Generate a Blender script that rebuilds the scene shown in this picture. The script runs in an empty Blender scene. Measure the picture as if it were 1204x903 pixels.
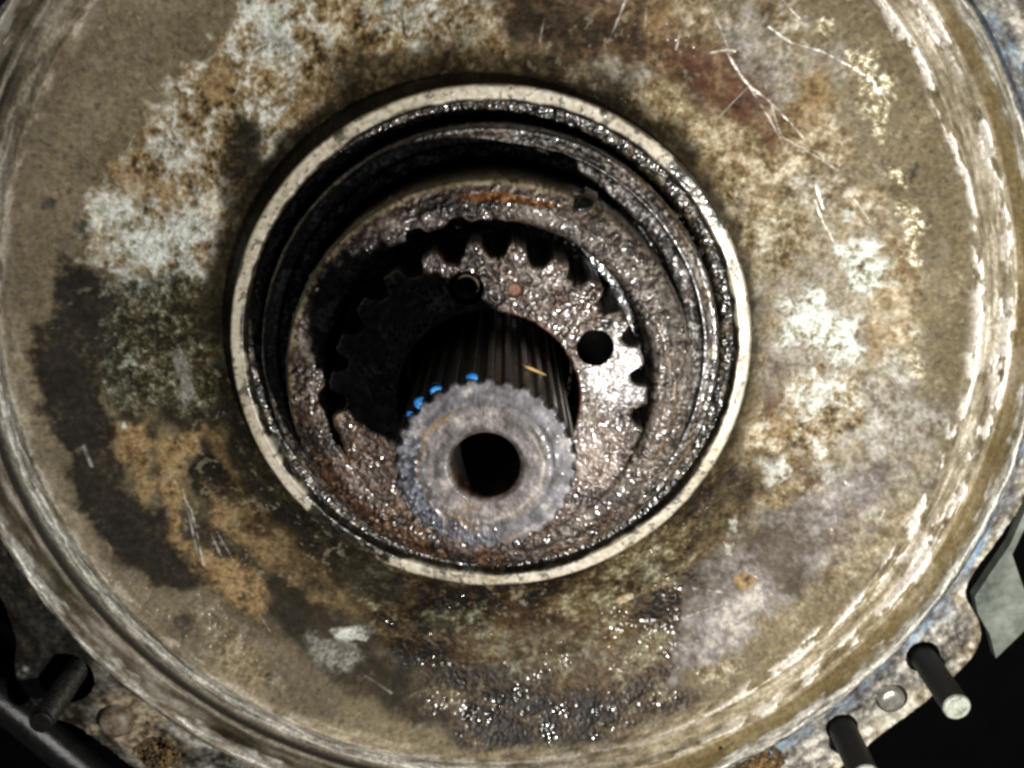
import bpy, math
import numpy as np

# ---------------------------------------------------------------- camera, world, lamp
S = 0.0003                                   # one drawing unit = 0.3 mm
scene = bpy.context.scene
cam_d = bpy.data.cameras.new('camera'); cam = bpy.data.objects.new('camera', cam_d)
scene.collection.objects.link(cam); scene.camera = cam
cam_d.sensor_width = 36.0; cam_d.lens = 36.0*1250.0/1204.0
cam_d.clip_start = 0.01; cam_d.clip_end = 50.0
from mathutils import Matrix, Vector
_r = Vector((0.9999889, 0.0014562, 0.00448173)); _u = Vector((0.0, 0.95105652, -0.30901699)); _b = Vector((-0.00471237, 0.30901356, 0.95104596))
_m = Matrix((_r, _u, _b)).transposed().to_4x4(); _m.translation = Vector((18.70926, 352.54027, 1199.8878))*S
cam.matrix_world = _m

world = bpy.data.worlds.new('World'); scene.world = world; world.use_nodes = True
bg = world.node_tree.nodes['Background']; bg.inputs[0].default_value = (0.80, 0.90, 1.0, 1); bg.inputs[1].default_value = 0.034

ld = bpy.data.lights.new('work_lamp', 'AREA'); lamp = bpy.data.objects.new('work_lamp', ld)
scene.collection.objects.link(lamp)
ld.shape = 'DISK'; ld.size = 48*S; ld.energy = 2.75; ld.color = (1.0, 0.965, 0.91)
lamp.location = Vector((410, -246, 1290))*S
lamp.rotation_euler = (Vector((800, -220, 0))*S - lamp.location).to_track_quat('-Z', 'Y').to_euler()

vs = scene.view_settings; vs.view_transform = 'Standard'; vs.look = 'None'; vs.exposure = 0.0; vs.gamma = 1.0
scene.cycles.filter_width = 2.9
scene.cycles.max_bounces = 6; scene.cycles.sample_clamp_indirect = 4.0

# ---------------------------------------------------------------- noise and colour helpers
_tab = np.random.default_rng(7).random((256, 256)).astype(np.float32)
def vnoise(x, y, seed=0):
    x = x + seed*17.31; y = y + seed*9.73
    xi = np.floor(x).astype(np.int64); yi = np.floor(y).astype(np.int64)
    fx = (x-xi).astype(np.float32); fy = (y-yi).astype(np.float32)
    fx = fx*fx*(3-2*fx); fy = fy*fy*(3-2*fy)
    xi &= 255; yi &= 255; x1 = (xi+1) & 255; y1 = (yi+1) & 255
    a = _tab[xi, yi]; b = _tab[x1, yi]; c = _tab[xi, y1]; d = _tab[x1, y1]
    return (a*(1-fx)+b*fx)*(1-fy)+(c*(1-fx)+d*fx)*fy
def fbm(x, y, scale, octv=4, seed=0, gain=.55):
    x = x/scale; y = y/scale; s = 0; a = 1; t = 0
    for k in range(octv):
        s = s + a*vnoise(x*(.8)+y*.6, -x*.6+y*.8, seed+k*3); t += a; a *= gain; x = x*2.03; y = y*2.03
    return np.clip((s/t-.5)*1.7+.5, 0, 1)
def sstep(a, b, v):
    t = np.clip((v-a)/(b-a), 0, 1); return t*t*(3-2*t)
def lin(h):
    v = np.array([int(h[i:i+2], 16) for i in (1, 3, 5)])/255.0
    return np.where(v <= .04045, v/12.92, ((v+.055)/1.055)**2.4)
def ramp(n, stops):
    xs = [s[0] for s in stops]; cs = np.array([lin(s[1]) for s in stops])
    return np.stack([np.interp(n, xs, cs[:, k]) for k in range(3)], -1)
def sdf(x, y, poly):
    p = np.array(poly, float); d = np.full(x.shape, 1e9); inside = np.zeros(x.shape, bool)
    for i in range(len(p)):
        a = p[i]; b = p[(i+1) % len(p)]; e = b-a
        wx = x-a[0]; wy = y-a[1]; t = np.clip((wx*e[0]+wy*e[1])/(e@e+1e-9), 0, 1)
        d = np.minimum(d, (wx-e[0]*t)**2+(wy-e[1]*t)**2)
        c = ((a[1] <= y) & (b[1] > y)) | ((b[1] <= y) & (a[1] > y))
        inside ^= c & (x < a[0]+(y-a[1])*e[0]/(e[1] if abs(e[1]) > 1e-9 else 1e-9))
    d = np.sqrt(d); return np.where(inside, -d, d)
def linedist(x, y, pts):
    d = np.full(x.shape, 1e9)
    for a, b in zip(pts[:-1], pts[1:]):
        a = np.array(a, float); b = np.array(b, float); e = b-a
        t = np.clip(((x-a[0])*e[0]+(y-a[1])*e[1])/(e@e+1e-9), 0, 1)
        d = np.minimum(d, np.hypot(x-a[0]-e[0]*t, y-a[1]-e[1]*t))
    return d

class Paint:
    """surface state per vertex: colour, roughness, metal, grain, coat, lift"""
    def __init__(s, x, y, seed=0):
        s.x, s.y, s.seed = x, y, seed; n = x.shape[0]
        s.c = np.zeros((n, 3)); s.rough = np.full(n, .6); s.metal = np.zeros(n); s.grain = np.full(n, .3); s.coat = np.zeros(n); s.lift = np.zeros(n)
    def mix(s, m, c, rough=None, metal=None, grain=None, coat=None, lift=None, idx=None):
        i = slice(None) if idx is None else idx
        s.c[i] = s.c[i]*(1-m[:, None])+c*m[:, None]
        for k, v in (('rough', rough), ('metal', metal), ('grain', grain), ('coat', coat), ('lift', lift)):
            if v is not None:
                arr = getattr(s, k); arr[i] = arr[i]*(1-m)+v*m

def M_paint(x, y):
    n = fbm(x, y, 90, 5, 1); f = fbm(x, y, 5, 3, 2)
    c = ramp(.6*n+.4*f, [(.2, '#5a5039'), (.5, '#6e6247'), (.8, '#82765a')])
    sp = sstep(.84, .92, fbm(x, y, 4.5, 2, 5)); c = c*(1-.42*sp[:, None])
    lt = sstep(.80, .95, fbm(x, y, 5, 4, 15)); c = c*(1-.25*lt[:, None])+lin('#a89d80')*.25*lt[:, None]
    return c, .55, 0, .12, .0, (f-.5)*.35
def _mott(x, y, shift, stops, bump=3.0, rough=.75, s1=24, s2=7, s3=3, warm=1.0):
    n = .36*fbm(x, y, s1, 4, 11)+.38*fbm(x, y, s2, 3, 12)+.26*fbm(x, y, s3, 2, 13)
    n = np.clip((n-.5)*1.5+.5+shift, 0, 1)
    h = fbm(x, y, 70, 3, 21)
    c = ramp(n, stops); c2 = c*np.array([1.03, .96, .84])
    w = sstep(.42, .64, h)[:, None]*warm; c = c*(1-w)+c2*w
    return c, rough, 0, .55, 0, (n-.5)*bump
CORR = [(.08, '#2a2216'), (.22, '#54442b'), (.36, '#7b6743'), (.5, '#938266'), (.64, '#aea58f'), (.8, '#cfccbf'), (.95, '#e9e9e2')]
def M_corr(x, y): return _mott(x, y, .02, CORR, 3, .75, 30, 10, 3.5)
def M_white(x, y):
    c, r, m, g, k, l = _mott(x, y, .16, [(.08, '#3f3826'), (.28, '#7d7458'), (.46, '#a8a793'), (.64, '#ccd0c6'), (.88, '#eceee8')], 4, .8, 22, 7, 3, 0.0); return c, r, m, .6, k, l+2
def M_tanmott(x, y): return _mott(x, y, -.02, [(.05, '#41331f'), (.25, '#65563d'), (.42, '#7e7056'), (.58, '#968a73'), (.74, '#b4aa96'), (.95, '#dcd9cc')], 2.5, .7, 42, 11, 3.5)
def M_tanlight(x, y): return _mott(x, y, .03, [(.05, '#44361f'), (.25, '#6d5d40'), (.45, '#8f8164'), (.65, '#b0a58b'), (.9, '#dad5c4')], 3.5)
def M_greymott(x, y): return _mott(x, y, -.16, [(.05, '#15130c'), (.25, '#2f2b1d'), (.45, '#4b4734'), (.6, '#6b6b5c'), (.75, '#8f9286'), (.95, '#c9cdbf')], 3.5, .6)
def M_orange(x, y):
    n = .5*fbm(x, y, 14, 3, 31)+.5*fbm(x, y, 4, 2, 32)
    c = ramp(n, [(.15, '#4a3a24'), (.3, '#755e3c'), (.5, '#937950'), (.75, '#a98f66')])
    ck = 1-sstep(.0, .05, np.abs(fbm(x, y, 11, 3, 33)-.5)); c = c*(1-.5*ck[:, None])
    return c, .7, 0, .4, 0, (n-.5)*2+1.0-ck
def M_brown(x, y):
    n = .5*fbm(x, y, 30, 4, 41)+.5*fbm(x, y, 6, 3, 42)
    return ramp(n, [(.15, '#22180f'), (.4, '#43311f'), (.6, '#604830'), (.85, '#8a7354')]), .6, 0, .4, .1, (n-.5)*2
def M_rust(x, y):
    n = .5*fbm(x, y, 30, 4, 51)+.5*fbm(x, y, 6, 3, 52)
    return ramp(n, [(.15, '#311b10'), (.4, '#4f2f1d'), (.65, '#67452e'), (.9, '#8b7456')]), .6, 0, .35, 0, (n-.5)*1.5
def M_darkoil(x, y):
    n = .5*fbm(x, y, 22, 4, 61)+.5*fbm(x, y, 5, 3, 62)
    return ramp(n, [(.15, '#0c0a06'), (.45, '#1a150d'), (.7, '#2c2619'), (.9, '#4a4230')]), .6, 0, .3, .0, (n-.5)*1.5
def M_darkstain(x, y):
    n = .5*fbm(x, y, 40, 4, 71)+.5*fbm(x, y, 5, 3, 72)
    return ramp(n, [(.15, '#15110b'), (.45, '#221c14'), (.7, '#30281d'), (.9, '#4d4434')]), .75, 0, .2, .0, (n-.5)*.5
def M_wet(x, y):
    a = np.arctan2(y, x)*560; r = np.hypot(x, y)
    big = fbm(a*.6, r*1.5, 60, 4, 81); n = .45*big+.3*fbm(a*.7, r*1.4, 12, 3, 82)+.25*fbm(x, y, 4, 2, 83)
    n = np.clip((n-.5)*1.6+.36, 0, 1)
    c = ramp(n, [(.06, '#130d07'), (.28, '#2b2013'), (.48, '#453722'), (.66, '#5d5238'), (.84, '#7c765c'), (.97, '#a3a08b')])
    k = sstep(.42, .62, fbm(x, y, 55, 3, 85))
    q = sstep(.5, .7, fbm(x, y, 18, 3, 86))
    return c, .45, .0, .4+.5*k*q, .12+.6*k*(.25+.75*q), (fbm(x, y, 3.6, 2, 84)-.5)*(.5+2.0*k*q)+(n-.5)*1.2
def M_grime(x, y):
    n = .6*fbm(x, y, 34, 4, 131)+.4*fbm(x, y, 6, 3, 132); n = np.clip((n-.5)*1.5+.5, 0, 1)
    return ramp(n, [(.1, '#15100a'), (.4, '#2b2316'), (.65, '#443924'), (.9, '#6d5f45')]), .45, 0, .4, .2, (n-.5)*1.2
def M_wetgreen(x, y):
    c, r, m, g, k, l = M_wet(x, y); n = fbm(x, y, 8, 3, 87)
    return ramp(n, [(.15, '#322d1b'), (.45, '#56523a'), (.7, '#777660'), (.9, '#9d9d8a')]), r, m, g, k, l
def M_greyed(x, y):
    n = .5*fbm(x, y, 18, 3, 91)+.5*fbm(x, y, 4, 2, 92)
    return ramp(n, [(.15, '#55503f'), (.5, '#8a867c'), (.8, '#b4b3ac')]), .5, .1, .3, 0, (n-.5)*2
def M_purple(x, y):
    n = fbm(x, y, 10, 3, 96); return ramp(n, [(.2, '#5d4d40'), (.7, '#82736a')]), .55, 0, .3, 0, (n-.5)
def M_greysheet(x, y):
    n = .7*fbm(x, y, 45, 5, 101)+.3*fbm(x, y, 6, 3, 102); n = np.clip((n-.5)*1.5+.5, 0, 1)
    return ramp(n, [(.15, '#443a2b'), (.38, '#5f5850'), (.58, '#736d6a'), (.8, '#8b8580'), (.95, '#aaa49a')]), .5, .1, .14, .06, (n-.5)*.6
def M_scuff(x, y):
    n = fbm(x, y, 5, 3, 111); return ramp(n, [(.25, '#857a5c'), (.5, '#c0b493'), (.75, '#f0e8d0')]), .35, .35, .7, 0, (n-.5)*4
def M_spot(x, y):
    n = fbm(x, y, 5, 3, 116); return ramp(n, [(.2, '#231d12'), (.8, '#443a28')]), .5, 0, .3, 0, -.6+0*n
MATS = {k[2:]: v for k, v in list(globals().items()) if k.startswith('M_')}

def stain(P, name, poly, soft, warp, wsc, op, brk, k):
    p = np.array(poly, float); m = warp+soft+6
    idx = np.nonzero((P.x > p[:, 0].min()-m) & (P.x < p[:, 0].max()+m) & (P.y > p[:, 1].min()-m) & (P.y < p[:, 1].max()+m))[0]
    if idx.size == 0: return
    x, y = P.x[idx], P.y[idx]
    d = sdf(x, y, poly)+(fbm(x, y, wsc, 4, 200+k)-.5)*2*warp
    if brk > 0: d = d+np.maximum(0, fbm(x, y, 7, 3, 300+k)-(1-brk))*90*brk
    msk = (1-sstep(-soft, soft, d))*op
    c, r, me, g, kt, l = MATS[name](x, y)
    P.mix(msk, c, r, me, g, kt, l, idx)

# ---------------------------------------------------------------- materials
def surface_material(name, fine=1/3.0, bump=1.0, vary=.35, spec=.5):
    m = bpy.data.materials.new(name); m.use_nodes = True; nt = m.node_tree; N = nt.nodes; L = nt.links
    bs = N['Principled BSDF']; bs.inputs['Specular IOR Level'].default_value = spec
    at = N.new('ShaderNodeAttribute'); at.attribute_name = 'tint'
    sf = N.new('ShaderNodeAttribute'); sf.attribute_name = 'surf'
    sp = N.new('ShaderNodeSeparateColor'); L.new(sf.outputs['Color'], sp.inputs[0])
    tc = N.new('ShaderNodeTexCoord')
    nz = N.new('ShaderNodeTexNoise'); nz.inputs['Scale'].default_value = fine/S*.55; nz.inputs['Detail'].default_value = 3; L.new(tc.outputs['Object'], nz.inputs['Vector'])
    n2 = N.new('ShaderNodeTexNoise'); n2.inputs['Scale'].default_value = fine/S*.24; n2.inputs['Detail'].default_value = 5; n2.inputs['Roughness'].default_value = .65; L.new(tc.outputs['Object'], n2.inputs['Vector'])
    mr = N.new('ShaderNodeMapRange'); mr.inputs['From Min'].default_value = .3; mr.inputs['From Max'].default_value = .7; mr.inputs['To Min'].default_value = 1-vary; mr.inputs['To Max'].default_value = 1+vary
    L.new(nz.outputs['Fac'], mr.inputs['Value'])
    mx = N.new('ShaderNodeVectorMath'); mx.operation = 'SCALE'; L.new(at.outputs['Color'], mx.inputs[0]); L.new(mr.outputs[0], mx.inputs['Scale'])
    L.new(mx.outputs[0], bs.inputs['Base Color'])
    ro = N.new('ShaderNodeMath'); ro.operation = 'MULTIPLY_ADD'; L.new(n2.outputs['Fac'], ro.inputs[0]); ro.inputs[1].default_value = .3
    rs = N.new('ShaderNodeMath'); rs.operation = 'SUBTRACT'; L.new(sp.outputs[0], rs.inputs[0]); rs.inputs[1].default_value = .15
    L.new(rs.outputs[0], ro.inputs[2]); ro.use_clamp = True; L.new(ro.outputs[0], bs.inputs['Roughness'])
    L.new(sp.outputs[1], bs.inputs['Metallic'])
    L.new(sf.outputs['Alpha'], bs.inputs['Coat Weight']); bs.inputs['Coat Roughness'].default_value = .12; bs.inputs['Coat IOR'].default_value = 1.75
    ad = N.new('ShaderNodeMath'); ad.operation = 'ADD'; L.new(nz.outputs['Fac'], ad.inputs[0]); L.new(n2.outputs['Fac'], ad.inputs[1])
    bp = N.new('ShaderNodeBump'); bp.inputs['Distance'].default_value = 2.2*S*bump; L.new(sp.outputs[2], bp.inputs['Strength']); L.new(ad.outputs[0], bp.inputs['Height'])
    L.new(bp.outputs['Normal'], bs.inputs['Normal']); 
    b2 = N.new('ShaderNodeBump'); b2.inputs['Distance'].default_value = 1.0*S; b2.inputs['Strength'].default_value = .22; L.new(n2.outputs['Fac'], b2.inputs['Height']); L.new(b2.outputs['Normal'], bs.inputs['Coat Normal'])
    return m
MAT_CAST = surface_material('rusty_cast_metal', vary=.28, spec=.22)
MAT_RING = surface_material('bare_ring_metal', vary=.12, bump=.5)
MAT_HUB = surface_material('oily_gritty_steel', fine=1/2.2, vary=.3, bump=.8)
MAT_SHAFT = surface_material('blued_shaft_steel', vary=.12, bump=.6)

def simple_mat(name, stops, rough=.5, metal=0.0, scale=1/14.0, bump=.3, coat=0.0):
    m = bpy.data.materials.new(name); m.use_nodes = True; nt = m.node_tree; N = nt.nodes; L = nt.links; bs = N['Principled BSDF']
    tc = N.new('ShaderNodeTexCoord'); nz = N.new('ShaderNodeTexNoise'); nz.inputs['Scale'].default_value = scale/S; nz.inputs['Detail'].default_value = 6; nz.inputs['Roughness'].default_value = .65
    L.new(tc.outputs['Object'], nz.inputs['Vector'])
    cr = N.new('ShaderNodeValToRGB'); e = cr.color_ramp.elements
    while len(e) < len(stops): e.new(.5)
    for i, (p, h) in enumerate(stops): e[i].position = p; e[i].color = (*lin(h), 1)
    L.new(nz.outputs['Fac'], cr.inputs['Fac']); L.new(cr.outputs['Color'], bs.inputs['Base Color'])
    bs.inputs['Roughness'].default_value = rough; bs.inputs['Metallic'].default_value = metal; bs.inputs['Coat Weight'].default_value = coat
    bp = N.new('ShaderNodeBump'); bp.inputs['Strength'].default_value = bump; bp.inputs['Distance'].default_value = 3*S; L.new(nz.outputs['Fac'], bp.inputs['Height']); L.new(bp.outputs['Normal'], bs.inputs['Normal'])
    return m
BLACK = simple_mat('black_oily_steel', [(.3, '#070605'), (.7, '#1a1611')], .5, .0, 1/8, .5)
THREAD = simple_mat('dark_threaded_steel', [(.3, '#3a3832'), (.7, '#8a867c')], .28, .9, 1/8, .2)
BLACKSTUD = simple_mat('black_greased_steel', [(.3, '#040404'), (.7, '#0d0b09')], .55, .0, 1/8, .4)
DEEP = simple_mat('black_void_lining', [(.3, '#020202'), (.7, '#070605')], .9)
STEELEND = simple_mat('pale_cut_steel', [(.35, '#6a6d62'), (.5, '#a9ad9f'), (.7, '#c4c7b8')], .45, .2, 1/9, .3)
SHINY = simple_mat('bright_worn_steel', [(.35, '#8f8a80'), (.65, '#dad6cc')], .28, .7, 1/9, .4)
RUSTB = simple_mat('rusty_bolt_steel', [(.35, '#5a3d22'), (.5, '#857a6a'), (.65, '#8d8a82')], .5, .1, 1/16, .5)
GREEN = simple_mat('grey_green_painted_plate', [(.3, '#3f463f'), (.48, '#666d64'), (.7, '#8b9088')], .55, 0, 1/34, .2)
HOSE = simple_mat('black_rubber', [(.3, '#0b0b0b'), (.7, '#1d1d1c')], .3, 0, 1/6, .3)
BLUE = simple_mat('blue_glint_colour', [(.3, '#0d4a8c'), (.5, '#2180d2'), (.7, '#66aeea')], .6, 0, 1/5, .2)  # bright blue standing in for blue light on the shaft teeth
STRAW = simple_mat('dry_straw', [(.3, '#8d6f3a'), (.7, '#c2a566')], .6, 0, 1/5, .2)
FLOOR = simple_mat('dark_greasy_floor', [(.3, '#020202'), (.7, '#060505')], .9, 0, 1/60, .3); FLOOR.node_tree.nodes['Principled BSDF'].inputs['Specular IOR Level'].default_value = .08
GRIT = simple_mat('dirt_crumbs', [(.35, '#1c160d'), (.5, '#54432a'), (.65, '#9a7b48')], .7, 0, 1/10, .5)

# ---------------------------------------------------------------- object helpers
COL = scene.collection
def thing(name, label, cat, base, group=None):
    o = bpy.data.objects.new(name, None); COL.objects.link(o); o.location = Vector(base)*S; o.empty_display_size = .01
    o['label'] = label; o['category'] = cat
    if group: o['group'] = group
    return o
def link_mesh(name, me, parent, mat, base=(0, 0, 0)):
    o = bpy.data.objects.new(name, me); COL.objects.link(o); me.materials.append(mat)
    if parent is not None: o.parent = parent
    else: o.location = Vector(base)*S
    return o
def origin(parent):
    return np.array(parent.location)/S+origin(parent.parent) if parent is not None else np.zeros(3)
def np_mesh(name, V, F, smooth=True):
    me = bpy.data.meshes.new(name); V = np.ascontiguousarray(V, np.float32); F = np.ascontiguousarray(F, np.int32)
    me.vertices.add(len(V)); me.vertices.foreach_set('co', V.ravel())
    k = F.shape[1]
    me.loops.add(F.size); me.loops.foreach_set('vertex_index', F.ravel())
    me.polygons.add(len(F)); me.polygons.foreach_set('loop_start', np.arange(0, F.size, k, dtype=np.int32))
    me.polygons.foreach_set('loop_total', np.full(len(F), k, np.int32))
    me.polygons.foreach_set('use_smooth', np.full(len(F), smooth))
    me.update(calc_edges=True); return me
def attrs(me, P):
    n = len(P.c); a = me.color_attributes.new('tint', 'FLOAT_COLOR', 'POINT')
    a.data.foreach_set('color', np.concatenate([np.clip(P.c, 0, 1), np.ones((n, 1))], 1).astype(np.float32).ravel())
    b = me.color_attributes.new('surf', 'FLOAT_COLOR', 'POINT')
    b.data.foreach_set('color', np.stack([P.rough, P.metal, P.grain, P.coat], 1).astype(np.float32).ravel())
def resample(prof, ds):
    p = np.array(prof, float); out = [p[0]]
    for a, b in zip(p[:-1], p[1:]):
        k = max(1, int(round(np.hypot(*(b-a))/ds)))
        for i in range(1, k+1): out.append(a+(b-a)*i/k)
    return np.array(out)
def round_prof(p, k=2):
    q = p.copy()
    for _ in range(k): q[1:-1] = .25*q[:-2]+.5*q[1:-1]+.25*q[2:]
    return q
def lathe(name, prof, nth, ds, painter, parent, mat, rmod=None, k=2, drop=None, sym=None):
    """revolve a profile; painter(P, x, y, z, r, th, s) fills the surface state and its lift moves the skin along its normal"""
    pr = round_prof(resample(prof, ds), k); m = len(pr)
    th = np.linspace(0, 2*np.pi, nth, endpoint=False)
    R = np.repeat(pr[:, 0][:, None], nth, 1); Z = np.repeat(pr[:, 1][:, None], nth, 1); T = np.repeat(th[None], m, 0)
    if rmod is not None: R, Z, T = rmod(R, Z, T)
    X = R*np.cos(T); Y = R*np.sin(T)
    tan = np.gradient(pr, axis=0); tan /= np.linalg.norm(tan, axis=1)[:, None]+1e-9
    nr = -tan[:, 1]; nz = tan[:, 0]
    sl = np.concatenate([[0], np.cumsum(np.hypot(*np.diff(pr, axis=0).T))]); SL = np.repeat(sl[:, None], nth, 1)
    x, y, z, r, t, s = (a.ravel() for a in (X, Y, Z, R, T, SL))
    P = Paint(x, y); painter(P, x, y, z, r, t, s)
    l = P.lift.reshape(m, nth)
    X = X+l*nr[:, None]*np.cos(T); Y = Y+l*nr[:, None]*np.sin(T); Z = Z+l*nz[:, None]
    V = (np.stack([X, Y, Z], -1).reshape(-1, 3)-origin(parent))*S
    i = np.arange(m-1)[:, None]*nth; j = np.arange(nth)[None]; j1 = (j+1) % nth
    F = np.stack([i+j, i+nth+j, i+nth+j1, i+j1], -1).reshape(-1, 4)[:, ::-1]
    if drop is not None:
        keep = ~drop(X.ravel(), Y.ravel(), Z.ravel())[F].all(1); F = F[keep]
    me = np_mesh(name, V, F); attrs(me, P)
    return link_mesh(name, me, parent, mat)
def prim(name, rings, parent, mat, n=24, cap=True, smooth=True, base=(0, 0, 0)):
    """tube through (centre, radius) rings along z-ish axes, capped"""
    V = []; F = []
    t = np.linspace(0, 2*np.pi, n, endpoint=False)
    for c, r in rings: V += [(c[0]+r*math.cos(a), c[1]+r*math.sin(a), c[2]) for a in t]
    for k in range(len(rings)-1):
        for j in range(n): F.append((k*n+j, k*n+(j+1) % n, (k+1)*n+(j+1) % n, (k+1)*n+j))
    if cap: F.append(tuple(range((len(rings)-1)*n, len(rings)*n)))
    o = origin(parent) if parent is not None else np.array(base, float)
    me = bpy.data.meshes.new(name); me.from_pydata([tuple((np.array(v)-o)*S) for v in V], [], F)
    me.polygons.foreach_set('use_smooth', [smooth and len(p.vertices) == 4 for p in me.polygons]); me.update()
    return link_mesh(name, me, parent, mat, base)
def prism(name, poly, z0, z1, parent, mat, base=(0, 0, 0)):
    n = len(poly); o = origin(parent) if parent is not None else np.array(base, float)
    V = [(p[0], p[1], z1) for p in poly]+[(p[0], p[1], z0) for p in poly]
    a = sum(poly[i][0]*poly[(i+1) % n][1]-poly[(i+1) % n][0]*poly[i][1] for i in range(n))
    top = list(range(n)) if a > 0 else list(range(n))[::-1]
    F = [tuple(top), tuple(i+n for i in top[::-1])]
    for k in range(n):
        i, j = top[k], top[(k+1) % n]; F.append((j, i, i+n, j+n))
    me = bpy.data.meshes.new(name); me.from_pydata([tuple((np.array(v)-o)*S) for v in V], [], F); me.update()
    return link_mesh(name, me, parent, mat, base)
def sweep(name, pts, rad, parent, mat, n=10, base=(0, 0, 0), taper=None):
    o = origin(parent) if parent is not None else np.array(base, float)
    p = np.array(pts, float); V = []; F = []
    for k in range(len(p)):
        d = p[min(k+1, len(p)-1)]-p[max(k-1, 0)]; d /= np.linalg.norm(d)
        a = np.cross(d, (0, 0, 1.0)) if abs(d[2]) < .95 else np.cross(d, (1.0, 0, 0)); a /= np.linalg.norm(a); b = np.cross(d, a)
        rr = rad*(taper[k] if taper is not None else 1)
        for j in range(n):
            t = 2*math.pi*j/n; V.append(p[k]+rr*(a*math.cos(t)+b*math.sin(t)))
    for k in range(len(p)-1):
        for j in range(n): F.append((k*n+j, k*n+(j+1) % n, (k+1)*n+(j+1) % n, (k+1)*n+j))
    F += [tuple(range(n))[::-1], tuple(range((len(p)-1)*n, len(p)*n))]
    me = bpy.data.meshes.new(name); me.from_pydata([tuple((v-o)*S) for v in V], [], F)
    me.polygons.foreach_set('use_smooth', [True]*len(me.polygons)); me.update()
    return link_mesh(name, me, parent, mat, base)

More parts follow.
